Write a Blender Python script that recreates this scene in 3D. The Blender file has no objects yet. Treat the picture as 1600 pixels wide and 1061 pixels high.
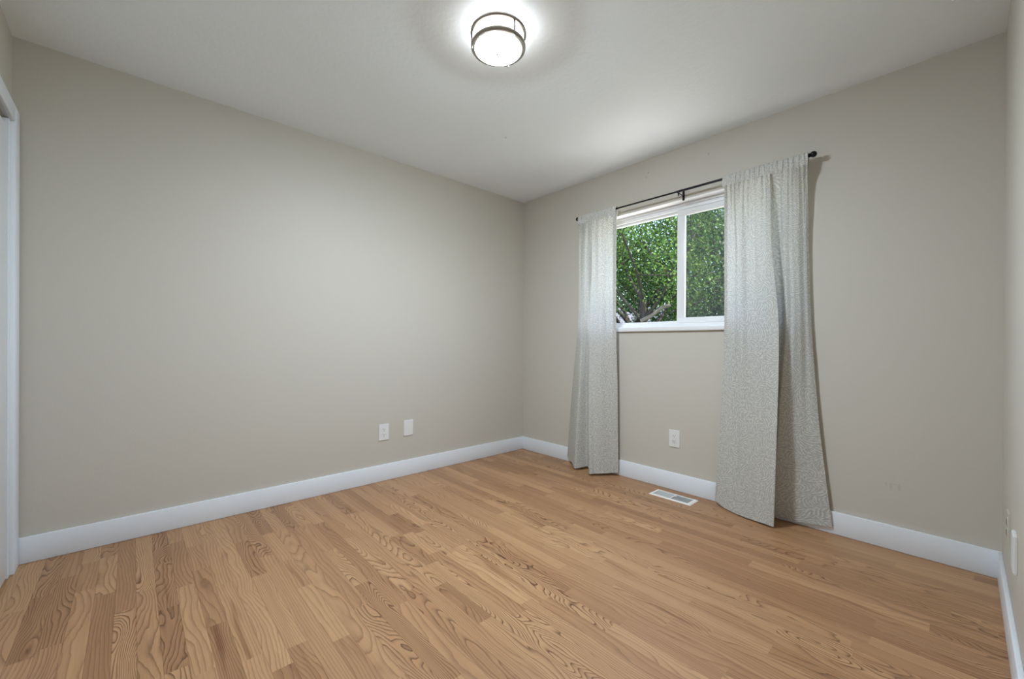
import bpy, bmesh, math, random
from mathutils import Vector, Matrix, noise as mnoise
import numpy as np

S = bpy.context.scene
COL = S.collection
PI = math.pi

# ------------------------------------------------------------------ camera
ROOM_X, ROOM_Y, ROOM_H = 3.276, 3.081, 2.44      # room spans x -ROOM_X..0, y -ROOM_Y..0
cam_d = bpy.data.cameras.new('camera')
cam = bpy.data.objects.new('camera', cam_d)
COL.objects.link(cam)
cam_d.sensor_width = 36.0
cam_d.lens = 646.88 / 1600 * 36.0
cam_d.shift_y = 8.77 / 1600
cam_d.clip_start = 0.02
cam_d.clip_end = 300
_yaw, _pit, _rol = 0.8298, -0.0025, 0.0055
F = Vector((math.cos(_yaw) * math.cos(_pit), math.sin(_yaw) * math.cos(_pit), math.sin(_pit)))
Rv = F.cross(Vector((0, 0, 1))).normalized()
Uv = Rv.cross(F)
R2 = Rv * math.cos(_rol) + Uv * math.sin(_rol)
U2 = -Rv * math.sin(_rol) + Uv * math.cos(_rol)
m = Matrix((R2, U2, -F)).transposed().to_4x4()
m.translation = Vector((-2.8623, -2.9626, 1.0371))
cam.matrix_world = m
S.camera = cam

# ------------------------------------------------------------------ world, sun, exposure
SKY_STRENGTH = 0.55
SUN_STRENGTH = 11.5
LAMP_BOWL = 236.0        # the glass bowl under the bulbs
LAMP_SIDE = 4.8         # the drum between the bands, dimmed to keep the ceiling halo small
S.view_settings.view_transform = 'Standard'
S.view_settings.look = 'None'
S.view_settings.gamma = 1.0
S.view_settings.use_curve_mapping = False
S.view_settings.exposure = 0.96

world = bpy.data.worlds.new('sky')
S.world = world
world.use_nodes = True
wn, wl = world.node_tree.nodes, world.node_tree.links
wn.clear()
w_out = wn.new('ShaderNodeOutputWorld')
w_bg = wn.new('ShaderNodeBackground')
w_sky = wn.new('ShaderNodeTexSky')
w_sky.sky_type = 'NISHITA'
w_sky.sun_disc = False
w_sky.sun_elevation = math.radians(52)
w_sky.sun_rotation = math.radians(190)
w_sky.air_density = 1.0
w_sky.dust_density = 2.0
w_bg.inputs['Strength'].default_value = SKY_STRENGTH
wl.new(w_sky.outputs['Color'], w_bg.inputs['Color'])
wl.new(w_bg.outputs['Background'], w_out.inputs['Surface'])

sun_d = bpy.data.lights.new('sun', 'SUN')
sun_d.energy = SUN_STRENGTH
sun_d.angle = math.radians(0.6)
sun_d.color = (1.0, 0.95, 0.86)
sun = bpy.data.objects.new('sun', sun_d)
COL.objects.link(sun)
sun.location = (-4, -6, 9)
sun.rotation_euler = Vector((0.13, 0.72, -1.0)).to_track_quat('-Z', 'Y').to_euler()

# ------------------------------------------------------------------ helpers
def link(name, me, mats=None, parent=None):
    o = bpy.data.objects.new(name, me)
    COL.objects.link(o)
    if mats is not None:
        for mm in (mats if isinstance(mats, (list, tuple)) else [mats]):
            me.materials.append(mm)
    if parent:
        o.parent = parent
    return o

def obj(name, bm, mat, parent=None, smooth=False, angle=35):
    bmesh.ops.recalc_face_normals(bm, faces=bm.faces)
    me = bpy.data.meshes.new(name)
    bm.to_mesh(me)
    bm.free()
    if smooth:
        for p in me.polygons:
            p.use_smooth = True
        if angle:
            me.set_sharp_from_angle(angle=math.radians(angle))
    return link(name, me, mat, parent)

def tag(o, label=None, cat=None, group=None, kind=None):
    if label: o['label'] = label
    if cat: o['category'] = cat
    if group: o['group'] = group
    if kind: o['kind'] = kind
    return o

def empty(name, loc=(0, 0, 0), rz=0.0):
    o = bpy.data.objects.new(name, None)
    COL.objects.link(o)
    o.location = loc
    o.rotation_euler = (0, 0, rz)
    o.empty_display_size = 0.05
    return o

def box(bm, a, b, bevel=0.0, seg=2):
    """axis aligned box from corner a to corner b"""
    lo = [min(a[i], b[i]) for i in range(3)]
    hi = [max(a[i], b[i]) for i in range(3)]
    vs = [bm.verts.new((x, y, z)) for x in (lo[0], hi[0]) for y in (lo[1], hi[1]) for z in (lo[2], hi[2])]
    idx = ((0, 1, 3, 2), (4, 6, 7, 5), (0, 4, 5, 1), (2, 3, 7, 6), (0, 2, 6, 4), (1, 5, 7, 3))
    fs = [bm.faces.new([vs[i] for i in f]) for f in idx]
    if bevel > 0:
        es = list({e for f in fs for e in f.edges})
        bmesh.ops.bevel(bm, geom=es, offset=bevel, segments=seg, affect='EDGES', profile=0.5)
    return bm

def boxobj(name, a, b, mat, parent=None, bevel=0.0):
    bm = bmesh.new()
    box(bm, a, b, bevel)
    return obj(name, bm, mat, parent, smooth=bevel > 0, angle=40)

def lathe(bm, profile, n=48, origin=(0, 0, 0), axis='z'):
    """profile: list of (r, h) revolved about an axis"""
    rings = []
    ox, oy, oz = origin
    for r, h in profile:
        ring = []
        if r < 1e-6:
            p = (0, 0, h)
            pts = [p]
        else:
            pts = [(r * math.cos(2 * PI * k / n), r * math.sin(2 * PI * k / n), h) for k in range(n)]
        for x, y, z in pts:
            if axis == 'y':
                x, y, z = x, z, y
            elif axis == 'x':
                x, y, z = z, x, y
            ring.append(bm.verts.new((x + ox, y + oy, z + oz)))
        rings.append(ring)
    for A, B in zip(rings, rings[1:]):
        if len(A) == 1 and len(B) == 1:
            continue
        for k in range(n):
            k2 = (k + 1) % n
            if len(A) == 1:
                bm.faces.new((A[0], B[k], B[k2]))
            elif len(B) == 1:
                bm.faces.new((A[k], A[k2], B[0]))
            else:
                bm.faces.new((A[k], A[k2], B[k2], B[k]))
    return bm

def tube(bm, pts, radii, n=8, cap=True):
    pts = [Vector(p) for p in pts]
    if not isinstance(radii, (list, tuple)):
        radii = [radii] * len(pts)
    rings = []
    ref = Vector((0.31, 0.2, 0.93))
    for i, p in enumerate(pts):
        d = (pts[min(i + 1, len(pts) - 1)] - pts[max(i - 1, 0)]).normalized()
        u = d.cross(ref)
        if u.length < 1e-4:
            u = d.cross(Vector((1, 0, 0)))
        u.normalize()
        v = d.cross(u)
        rings.append([bm.verts.new(p + (u * math.cos(2 * PI * k / n) + v * math.sin(2 * PI * k / n)) * radii[i]) for k in range(n)])
    for A, B in zip(rings, rings[1:]):
        for k in range(n):
            bm.faces.new((A[k], A[(k + 1) % n], B[(k + 1) % n], B[k]))
    if cap:
        bm.faces.new(rings[0][::-1])
        bm.faces.new(rings[-1])
    return bm

# ------------------------------------------------------------------ materials
def material(name):
    mt = bpy.data.materials.new(name)
    mt.use_nodes = True
    nt = mt.node_tree
    b = nt.nodes['Principled BSDF']
    return mt, nt, nt.nodes, nt.links, b

def N(nt, kind, **kw):
    n = nt.nodes.new(kind)
    for k, v in kw.items():
        setattr(n, k, v)
    return n

def math_node(nt, op, a=None, b=None, c=None, clamp=False):
    n = nt.nodes.new('ShaderNodeMath')
    n.operation = op
    n.use_clamp = clamp
    for i, v in enumerate((a, b, c)):
        if v is None:
            continue
        if isinstance(v, (int, float)):
            n.inputs[i].default_value = v
        else:
            nt.links.new(v, n.inputs[i])
    return n.outputs[0]

def plain(name, col, rough=0.5, metal=0.0, bump=None, spec=0.5, vary=0.0, spots=None):
    mt, nt, nodes, links, b = material(name)
    b.inputs['Base Color'].default_value = (*col, 1)
    b.inputs['Roughness'].default_value = rough
    b.inputs['Metallic'].default_value = metal
    b.inputs['Specular IOR Level'].default_value = spec
    tc = N(nt, 'ShaderNodeTexCoord')
    if bump:
        scale, strength, dist = bump
        nz = N(nt, 'ShaderNodeTexNoise')
        nz.inputs['Scale'].default_value = scale
        nz.inputs['Detail'].default_value = 3
        links.new(tc.outputs['Object'], nz.inputs['Vector'])
        bp = N(nt, 'ShaderNodeBump')
        bp.inputs['Strength'].default_value = strength
        bp.inputs['Distance'].default_value = dist
        links.new(nz.outputs['Fac'], bp.inputs['Height'])
        links.new(bp.outputs['Normal'], b.inputs['Normal'])
    if vary:
        nz2 = N(nt, 'ShaderNodeTexNoise')
        nz2.inputs['Scale'].default_value = 2.5
        nz2.inputs['Detail'].default_value = 4
        links.new(tc.outputs['Object'], nz2.inputs['Vector'])
        mx = N(nt, 'ShaderNodeMix', data_type='RGBA')
        mx.inputs[6].default_value = (*[c * (1 - vary) for c in col], 1)
        mx.inputs[7].default_value = (*[min(1, c * (1 + vary)) for c in col], 1)
        links.new(nz2.outputs['Fac'], mx.inputs[0])
        links.new(mx.outputs[2], b.inputs['Base Color'])
    for (px, py, pz, sx, sy, sz, amt) in spots or ():       # nail holes and scuffs: small darker ellipses
        mp = N(nt, 'ShaderNodeVectorMath', operation='SUBTRACT')
        links.new(tc.outputs['Object'], mp.inputs[0])
        mp.inputs[1].default_value = (px, py, pz)
        dv = N(nt, 'ShaderNodeVectorMath', operation='DIVIDE')
        links.new(mp.outputs[0], dv.inputs[0])
        dv.inputs[1].default_value = (sx, sy, sz)
        ln = N(nt, 'ShaderNodeVectorMath', operation='LENGTH')
        links.new(dv.outputs[0], ln.inputs[0])
        mr = N(nt, 'ShaderNodeMapRange', interpolation_type='SMOOTHSTEP')
        links.new(ln.outputs['Value'], mr.inputs[0])
        mr.inputs[1].default_value = 0.6; mr.inputs[2].default_value = 1.0
        mr.inputs[3].default_value = amt; mr.inputs[4].default_value = 0.0
        prev = b.inputs['Base Color'].links[0].from_socket if b.inputs['Base Color'].links else None
        mk = N(nt, 'ShaderNodeMix', data_type='RGBA')
        links.new(mr.outputs[0], mk.inputs[0])
        if prev: links.new(prev, mk.inputs[6])
        else: mk.inputs[6].default_value = (*col, 1)
        mk.inputs[7].default_value = (0.10, 0.095, 0.085, 1)
        links.new(mk.outputs[2], b.inputs['Base Color'])
    return mt

WALL_COL = (0.562, 0.522, 0.450)
M_wall = plain('wall_paint', WALL_COL, 0.55, bump=(130, 0.12, 0.003), spec=0.3, vary=0.012, spots=[
    (0, -1.346, 2.334, .1, .007, .007, .45), (0, -1.328, 2.305, .1, .006, .007, .35), (0, -1.789, 2.330, .1, .006, .006, .4),
    (0, -2.693, 0.328, .1, .005, .014, .14), (0, -2.712, 0.319, .1, .005, .020, .16), (0, -2.744, 0.322, .1, .006, .022, .16), (0, -2.725, 0.333, .1, .014, .005, .10)])
M_ceil = plain('ceiling_paint', (0.88, 0.93, 0.955), 0.6, bump=(45, 0.22, 0.006), spec=0.25, spots=[(-0.998, -0.850, 2.44, .009, .009, .1, .4)])
M_trim = plain('white_trim_paint', (0.79, 0.815, 0.85), 0.35, spec=0.4, bump=(40, 0.03, 0.002))
M_vinyl = plain('white_vinyl', (0.80, 0.79, 0.78), 0.35, spec=0.45)
M_plate = plain('white_plastic', (0.76, 0.75, 0.73), 0.3, spec=0.5)
M_plate_painted = plain('painted_over_plastic', WALL_COL, 0.5, spec=0.35)
M_slot = plain('dark_slot', (0.02, 0.018, 0.016), 0.6)
M_black = plain('black_metal', (0.012, 0.011, 0.012), 0.32, metal=0.6, spec=0.5)
M_nickel = plain('brushed_nickel', (0.30, 0.26, 0.22), 0.30, metal=1.0)
M_post = plain('dark_bronze', (0.06, 0.05, 0.045), 0.5, metal=0.3)
M_vent_white = plain('white_enamel', (0.80, 0.77, 0.72), 0.35)
M_vent_grey = plain('grey_louvre_enamel', (0.50, 0.52, 0.50), 0.4)
M_duct = plain('dark_duct', (0.2, 0.2, 0.2), 0.7)
M_door = plain('white_door_paint', (0.74, 0.75, 0.76), 0.35)
M_bark = plain('bark', (0.022, 0.018, 0.015), 0.9, bump=(25, 0.6, 0.02), vary=0.3)
M_deadwood = plain('pale_dead_wood', (0.10, 0.088, 0.075), 0.9, bump=(25, 0.5, 0.02), vary=0.2)
M_grass = plain('grass', (0.06, 0.12, 0.03), 0.95, bump=(20, 0.8, 0.05), vary=0.3)
M_concrete = plain('pale_concrete', (0.55, 0.53, 0.50), 0.85, bump=(50, 0.3, 0.005), vary=0.1)
M_siding = plain('grey_siding', (0.09, 0.095, 0.11), 0.7, vary=0.05)
M_roof = plain('grey_shingles', (0.070, 0.075, 0.092), 0.85, bump=(30, 0.6, 0.02), vary=0.12)
M_ext = plain('exterior_stucco', (0.5, 0.47, 0.42), 0.9, bump=(60, 0.4, 0.01))

def mat_glass():
    mt, nt, nodes, links, b = material('window_glass')
    nodes.remove(b)
    out = nodes['Material Output']
    tr = N(nt, 'ShaderNodeBsdfTransparent')
    tr.inputs['Color'].default_value = (0.95, 0.97, 0.96, 1)
    gl = N(nt, 'ShaderNodeBsdfGlossy')
    gl.inputs['Roughness'].default_value = 0.02
    fr = N(nt, 'ShaderNodeFresnel')
    fr.inputs['IOR'].default_value = 1.45
    mx = N(nt, 'ShaderNodeMixShader')
    links.new(fr.outputs[0], mx.inputs[0])
    links.new(tr.outputs[0], mx.inputs[1])
    links.new(gl.outputs[0], mx.inputs[2])
    links.new(mx.outputs[0], out.inputs['Surface'])
    return mt
M_glass = mat_glass()

def mat_screen():
    """fine dark insect mesh, finer than a pixel: mostly see-through"""
    mt, nt, nodes, links, b = material('insect_mesh')
    out = nodes['Material Output']
    b.inputs['Base Color'].default_value = (0.10, 0.11, 0.12, 1)
    b.inputs['Roughness'].default_value = 0.6
    tr = N(nt, 'ShaderNodeBsdfTransparent')
    mx = N(nt, 'ShaderNodeMixShader')
    mx.inputs[0].default_value = 0.20
    links.new(tr.outputs[0], mx.inputs[1])
    links.new(b.outputs[0], mx.inputs[2])
    links.new(mx.outputs[0], out.inputs['Surface'])
    return mt
M_screen = mat_screen()

def mat_lamp(name, strength, tint):
    mt, nt, nodes, links, b = material(name)
    b.inputs['Base Color'].default_value = (0.9, 0.9, 0.88, 1)
    b.inputs['Roughness'].default_value = 0.2
    b.inputs['Emission Color'].default_value = (*tint, 1)
    b.inputs['Emission Strength'].default_value = strength
    return mt
M_lamp_bowl = mat_lamp('lit_opal_glass_bowl', LAMP_BOWL, (0.84, 0.985, 1.125))
M_lamp_side = mat_lamp('lit_opal_glass_drum', LAMP_SIDE, (0.98, 0.99, 1.0))

def mat_floor():
    mt, nt, nodes, links, b = material('oak_strip_floor')
    uv = N(nt, 'ShaderNodeUVMap', uv_map='grain')           # u across, v along, in metres, offset per board
    uv2 = N(nt, 'ShaderNodeUVMap', uv_map='board')          # 0..1 inside the board
    at = N(nt, 'ShaderNodeAttribute', attribute_name='board_rand')
    sep = N(nt, 'ShaderNodeSeparateXYZ')
    links.new(uv.outputs[0], sep.inputs[0])
    sr = N(nt, 'ShaderNodeSeparateColor')
    links.new(at.outputs['Color'], sr.inputs[0])
    r1, r2, r3 = sr.outputs[0], sr.outputs[1], sr.outputs[2]
    def stretched(sx, sy, scale, detail, rough=0.5):
        c = N(nt, 'ShaderNodeCombineXYZ')
        links.new(math_node(nt, 'MULTIPLY', sep.outputs[0], sx), c.inputs[0])
        links.new(math_node(nt, 'MULTIPLY', sep.outputs[1], sy), c.inputs[1])
        links.new(math_node(nt, 'MULTIPLY', r1, 17.0), c.inputs[2])
        n = N(nt, 'ShaderNodeTexNoise')
        n.inputs['Scale'].default_value = scale
        n.inputs['Detail'].default_value = detail
        n.inputs['Roughness'].default_value = rough
        links.new(c.outputs[0], n.inputs['Vector'])
        return n.outputs['Fac']
    # growth rings: contour lines of a stretched noise, more or less figured from board to board
    f = stretched(9.0, 2.1, 1.0, 1.5, 0.4)
    wob = stretched(55.0, 12.0, 1.0, 2.0)
    fig = math_node(nt, 'POWER', r2, 2.2)
    amp = math_node(nt, 'MULTIPLY_ADD', fig, 27.0, 6.0)
    ph = math_node(nt, 'MULTIPLY', f, amp)
    ph = math_node(nt, 'MULTIPLY_ADD', wob, 0.55, ph)
    strg = math_node(nt, 'MULTIPLY_ADD', r1, 80.0, 30.0)
    ph = math_node(nt, 'ADD', ph, math_node(nt, 'MULTIPLY', sep.outputs[0], strg))
    fr = math_node(nt, 'FRACT', ph)
    # asymmetric ring: slow rise then a sharp dark late-wood line
    ring = math_node(nt, 'POWER', fr, 4.5)
    drop = N(nt, 'ShaderNodeMapRange', interpolation_type='SMOOTHSTEP')
    links.new(fr, drop.inputs[0])
    drop.inputs[1].default_value = 0.90
    drop.inputs[2].default_value = 1.0
    drop.inputs[3].default_value = 1.0
    drop.inputs[4].default_value = 0.0
    ring = math_node(nt, 'MULTIPLY', ring, drop.outputs[0])
    pores = stretched(420.0, 9.0, 1.0, 2.0, 0.6)
    streak = stretched(34.0, 1.1, 1.0, 3.0, 0.55)
    # board tone
    ramp = N(nt, 'ShaderNodeValToRGB')
    e = ramp.color_ramp.elements
    e[0].position = 0.0; e[0].color = (0.269, 0.130, 0.057, 1)
    e[1].position = 1.0; e[1].color = (0.521, 0.302, 0.151, 1)
    k = e.new(0.45); k.color = (0.395, 0.210, 0.101, 1)
    tone = math_node(nt, 'MULTIPLY_ADD', streak, 0.75, math_node(nt, 'MULTIPLY_ADD', r3, 0.62, -0.12), clamp=True)
    links.new(tone, ramp.inputs[0])
    dark = N(nt, 'ShaderNodeMix', data_type='RGBA', blend_type='MULTIPLY')
    links.new(math_node(nt, 'MULTIPLY', ring, math_node(nt, 'MULTIPLY_ADD', fig, 1.0, 0.62), clamp=True), dark.inputs[0])
    links.new(ramp.outputs[0], dark.inputs[6])
    dark.inputs[7].default_value = (0.24, 0.16, 0.11, 1)
    por = N(nt, 'ShaderNodeMix', data_type='RGBA', blend_type='MULTIPLY')
    pm = N(nt, 'ShaderNodeMapRange')
    links.new(pores, pm.inputs[0])
    pm.inputs[1].default_value = 0.52; pm.inputs[2].default_value = 0.72
    pm.inputs[3].default_value = 0.0; pm.inputs[4].default_value = 0.32
    links.new(pm.outputs[0], por.inputs[0])
    links.new(dark.outputs[2], por.inputs[6])
    por.inputs[7].default_value = (0.60, 0.50, 0.42, 1)
    # a few brown mineral streaks and knots
    st2 = stretched(20.0, 1.6, 1.0, 2.0, 0.5)
    sm = N(nt, 'ShaderNodeMapRange', interpolation_type='SMOOTHSTEP')
    links.new(st2, sm.inputs[0])
    sm.inputs[1].default_value = 0.62; sm.inputs[2].default_value = 0.78
    sm.inputs[3].default_value = 0.0; sm.inputs[4].default_value = 0.75
    kn = N(nt, 'ShaderNodeMix', data_type='RGBA', blend_type='MULTIPLY')
    links.new(sm.outputs[0], kn.inputs[0])
    links.new(por.outputs[2], kn.inputs[6])
    kn.inputs[7].default_value = (0.50, 0.36, 0.27, 1)
    # joints
    s2 = N(nt, 'ShaderNodeSeparateXYZ')
    links.new(uv2.outputs[0], s2.inputs[0])
    ed = math_node(nt, 'MINIMUM', s2.outputs[0], math_node(nt, 'SUBTRACT', 0.0625, s2.outputs[0]))
    ed2 = math_node(nt, 'MINIMUM', s2.outputs[1], s2.outputs[2])
    jm = N(nt, 'ShaderNodeMapRange')
    links.new(ed, jm.inputs[0])
    jm.inputs[1].default_value = 0.0003; jm.inputs[2].default_value = 0.0014
    jm.inputs[3].default_value = 0.45; jm.inputs[4].default_value = 0.0
    jo = N(nt, 'ShaderNodeMix', data_type='RGBA', blend_type='MULTIPLY')
    links.new(jm.outputs[0], jo.inputs[0])
    links.new(kn.outputs[2], jo.inputs[6])
    jo.inputs[7].default_value = (0.35, 0.25, 0.18, 1)
    links.new(jo.outputs[2], b.inputs['Base Color'])
    b.inputs['Roughness'].default_value = 0.42
    b.inputs['Specular IOR Level'].default_value = 0.4
    bp = N(nt, 'ShaderNodeBump')
    bp.inputs['Strength'].default_value = 0.08
    bp.inputs['Distance'].default_value = 0.001
    links.new(pores, bp.inputs['Height'])
    links.new(bp.outputs['Normal'], b.inputs['Normal'])
    return mt
M_floor = mat_floor()

def mat_fabric(name, through):
    mt, nt, nodes, links, b = material(name)
    out = nodes['Material Output']
    uv = N(nt, 'ShaderNodeUVMap', uv_map='cloth')
    # short curved strokes that turn from patch to patch, like overlapping palm leaves
    n1 = N(nt, 'ShaderNodeTexNoise', noise_dimensions='2D')
    n1.inputs['Scale'].default_value = 7.5
    n1.inputs['Detail'].default_value = 0.5
    links.new(uv.outputs[0], n1.inputs['Vector'])
    gb = N(nt, 'ShaderNodeTexGabor', gabor_type='2D')
    gb.inputs['Scale'].default_value = 38.0
    gb.inputs['Frequency'].default_value = 2.2
    gb.inputs['Anisotropy'].default_value = 1.0
    links.new(math_node(nt, 'MULTIPLY', n1.outputs['Fac'], 9.5), gb.inputs['Orientation'])
    links.new(uv.outputs[0], gb.inputs['Vector'])
    n2 = N(nt, 'ShaderNodeTexNoise', noise_dimensions='2D')
    n2.inputs['Scale'].default_value = 75.0
    n2.inputs['Detail'].default_value = 2.0
    links.new(uv.outputs[0], n2.inputs['Vector'])
    pat = math_node(nt, 'ADD', gb.outputs['Value'], math_node(nt, 'MULTIPLY_ADD', n2.outputs['Fac'], 0.65, -0.325))
    mr = N(nt, 'ShaderNodeMapRange', interpolation_type='SMOOTHSTEP')
    links.new(pat, mr.inputs[0])
    mr.inputs[1].default_value = 0.34; mr.inputs[2].default_value = 0.74
    n3 = N(nt, 'ShaderNodeTexNoise', noise_dimensions='2D')
    n3.inputs['Scale'].default_value = 900.0
    links.new(uv.outputs[0], n3.inputs['Vector'])
    cm = N(nt, 'ShaderNodeMix', data_type='RGBA')
    links.new(mr.outputs[0], cm.inputs[0])
    cm.inputs[6].default_value = (0.520, 0.508, 0.468, 1)
    cm.inputs[7].default_value = (0.775, 0.757, 0.705, 1)
    links.new(cm.outputs[2], b.inputs['Base Color'])
    b.inputs['Roughness'].default_value = 0.75
    b.inputs['Specular IOR Level'].default_value = 0.25
    b.inputs['Sheen Weight'].default_value = 0.1
    bp = N(nt, 'ShaderNodeBump')
    bp.inputs['Strength'].default_value = 0.35
    bp.inputs['Distance'].default_value = 0.0015
    links.new(mr.outputs[0], bp.inputs['Height'])
    links.new(bp.outputs['Normal'], b.inputs['Normal'])
    tl = N(nt, 'ShaderNodeBsdfTranslucent')
    tm = N(nt, 'ShaderNodeMix', data_type='RGBA')
    links.new(mr.outputs[0], tm.inputs[0])
    tm.inputs[6].default_value = (0.68, 0.655, 0.61, 1)
    tm.inputs[7].default_value = (0.84, 0.805, 0.745, 1)
    links.new(tm.outputs[2], tl.inputs['Color'])
    mx = N(nt, 'ShaderNodeMixShader')
    mx.inputs[0].default_value = through
    links.new(b.outputs[0], mx.inputs[1])
    links.new(tl.outputs[0], mx.inputs[2])
    links.new(mx.outputs[0], out.inputs['Surface'])
    return mt
M_fabric = mat_fabric('leaf_jacquard_cloth', 0.27)
M_fabric_double = mat_fabric('leaf_jacquard_cloth_doubled', 0.09)   # hems and rod pocket: cloth folded over itself

def mat_leaf(name, dark, light, trans=0.35):
    mt, nt, nodes, links, b = material(name)
    out = nodes['Material Output']
    g = N(nt, 'ShaderNodeNewGeometry')
    ramp = N(nt, 'ShaderNodeValToRGB')
    ramp.color_ramp.elements[0].color = (*dark, 1)
    ramp.color_ramp.elements[1].color = (*light, 1)
    links.new(g.outputs['Random Per Island'], ramp.inputs[0])
    links.new(ramp.outputs[0], b.inputs['Base Color'])
    b.inputs['Roughness'].default_value = 0.5
    b.inputs['Specular IOR Level'].default_value = 0.22
    tl = N(nt, 'ShaderNodeBsdfTranslucent')
    links.new(ramp.outputs[0], tl.inputs['Color'])
    mx = N(nt, 'ShaderNodeMixShader')
    mx.inputs[0].default_value = trans
    links.new(b.outputs[0], mx.inputs[1])
    links.new(tl.outputs[0], mx.inputs[2])
    links.new(mx.outputs[0], out.inputs['Surface'])
    return mt
M_leaf_bright = mat_leaf('bright_leaves', (0.012, 0.042, 0.008), (0.085, 0.155, 0.028))
M_leaf_blue = mat_leaf('cool_green_leaves', (0.014, 0.052, 0.022), (0.070, 0.145, 0.065))
M_leaf_dark = mat_leaf('dark_leaves', (0.009, 0.023, 0.011), (0.033, 0.060, 0.028))
M_leaf_mid = mat_leaf('mid_leaves', (0.011, 0.037, 0.009), (0.050, 0.102, 0.024))

# ------------------------------------------------------------------ room shell
T = 0.13                                                # wall thickness
WY0, WY1 = -0.800, -2.330                               # window opening along the wall
WZ0, WZ1 = 1.140, 2.068

def structure(o, label):
    return tag(o, label, None, None, 'structure')

structure(boxobj('wall_north', (-ROOM_X - T, 0, -0.1), (T, T, ROOM_H + 0.1), M_wall), 'long blank greige wall on the left of the photo')
bm = bmesh.new()                                       # window wall, with its opening
box(bm, (0, -ROOM_Y - T, -0.1), (T, 0, WZ0))
box(bm, (0, -ROOM_Y - T, WZ1), (T, 0, ROOM_H + 0.1))
box(bm, (0, WY0, WZ0), (T, 0, WZ1))
box(bm, (0, -ROOM_Y - T, WZ0), (T, WY1, WZ1))
structure(obj('wall_east', bm, M_wall), 'greige wall on the right holding the window')
structure(boxobj('wall_south', (-ROOM_X - T, -ROOM_Y - T, -0.1), (0, -ROOM_Y, ROOM_H + 0.1), M_wall), 'greige wall at the right edge of the photo')
CY0, CY1, CZ = -0.130, -1.930, 2.010                    # closet opening in the west wall
bm = bmesh.new()
box(bm, (-ROOM_X - T, -ROOM_Y, CZ), (-ROOM_X, 0, ROOM_H + 0.1))
box(bm, (-ROOM_X - T, CY0, -0.1), (-ROOM_X, 0, CZ))
box(bm, (-ROOM_X - T, -ROOM_Y, -0.1), (-ROOM_X, CY1, CZ))
structure(obj('wall_west', bm, M_wall), 'greige wall above the closet at the left edge of the photo')
structure(boxobj('ceiling', (-ROOM_X, -ROOM_Y, ROOM_H), (0, 0, ROOM_H + 0.1), M_ceil), 'flat white ceiling with a fine orange peel texture')

def make_floor():
    rnd = random.Random(11)
    bm = bmesh.new()
    g = bm.loops.layers.uv.new('grain')
    bd = bm.loops.layers.uv.new('board')
    colr = bm.loops.layers.float_color.new('board_rand')
    w = 0.0625
    x = -ROOM_X - 0.7
    while x < 0:
        y = -ROOM_Y - rnd.uniform(0, 0.8)
        while y < 0:
            L = rnd.choice((0.28, 0.4, 0.55, 0.7, 0.9, 1.2)) * rnd.uniform(0.85, 1.15)
            y0, y1 = max(y, -ROOM_Y), min(y + L, 0.0)
            x0, x1 = x, min(x + w, 0.0)
            if y1 - y0 > 0.01:
                vs = [bm.verts.new(p) for p in ((x0, y0, 0), (x1, y0, 0), (x1, y1, 0), (x0, y1, 0))]
                f = bm.faces.new(vs)
                ou, ov = rnd.uniform(0, 40), rnd.uniform(0, 40)
                fl = rnd.choice((-1, 1))
                c = (rnd.random(), rnd.random(), rnd.random(), 1)
                for lp in f.loops:
                    p = lp.vert.co
                    lp[g].uv = (ou + (p.x - x0), ov + fl * (p.y - y0))
                    lp[bd].uv = (p.x - x0, p.y - y0)
                    lp[colr] = c
            y += L
        x += w
    # underside slab so that the floor has a body
    box(bm, (-ROOM_X - 0.7, -ROOM_Y, -0.1), (0, 0, -0.004))
    me = bpy.data.meshes.new('floor')
    bm.to_mesh(me)
    bm.free()
    return link('floor', me, M_floor)
structure(make_floor(), 'oak strip floor of narrow boards')

BB = 0.123                                              # baseboard height
def baseboard(name, a, b, label):
    bm = bmesh.new()
    box(bm, a, b, 0.0025, 2)
    structure(obj(name, bm, M_trim, smooth=True), label)
baseboard('baseboard_north', (-ROOM_X + 0.021, -0.014, 0.001), (-0.0, 0, BB), 'white baseboard along the long left wall')
baseboard('baseboard_east', (-0.014, -ROOM_Y, 0.001), (0, -0.014, BB), 'white baseboard under the window')
baseboard('baseboard_south', (-2.5, -ROOM_Y, 0.001), (-0.014, -ROOM_Y + 0.014, BB), 'white baseboard at the right edge of the photo')
baseboard('baseboard_west', (-ROOM_X, -ROOM_Y, 0.001), (-ROOM_X + 0.014, CY1 - 0.105, BB), 'white baseboard beside the closet')

# closet casing and sliding doors (left edge of the photo)
tr = empty('trim_1', (-ROOM_X, CY0, 0))
structure(tr, 'white casing around the closet opening')
def tpart(name, a, b, bev=0.003):
    bm = bmesh.new()
    box(bm, a, b, bev)
    o = obj(name, bm, M_trim, None, smooth=True)
    o.parent = tr
    o.matrix_parent_inverse = Matrix.Translation((ROOM_X, -CY0, 0))
    return o
tpart('side_casing', (-ROOM_X, -0.018, 0.001), (-ROOM_X + 0.026, -0.118, CZ + 0.075))
tpart('side_casing', (-ROOM_X, CY1 + 0.012, 0.001), (-ROOM_X + 0.026, CY1 - 0.088, CZ + 0.075))
tpart('head_casing', (-ROOM_X, -0.1185, CZ), (-ROOM_X + 0.026, CY1 + 0.0125, CZ + 0.075))
tpart('jamb', (-ROOM_X - T, -0.118, 0.001), (-ROOM_X + 0.012, -0.150, CZ - 0.001), 0.001)
tpart('jamb', (-ROOM_X - T, CY1 + 0.012, 0.001), (-ROOM_X + 0.012, CY1 + 0.034, CZ - 0.001), 0.001)
tpart('jamb', (-ROOM_X - T, -0.150, CZ - 0.014), (-ROOM_X - 0.045, CY1 + 0.034, CZ - 0.001), 0.001)
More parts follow.
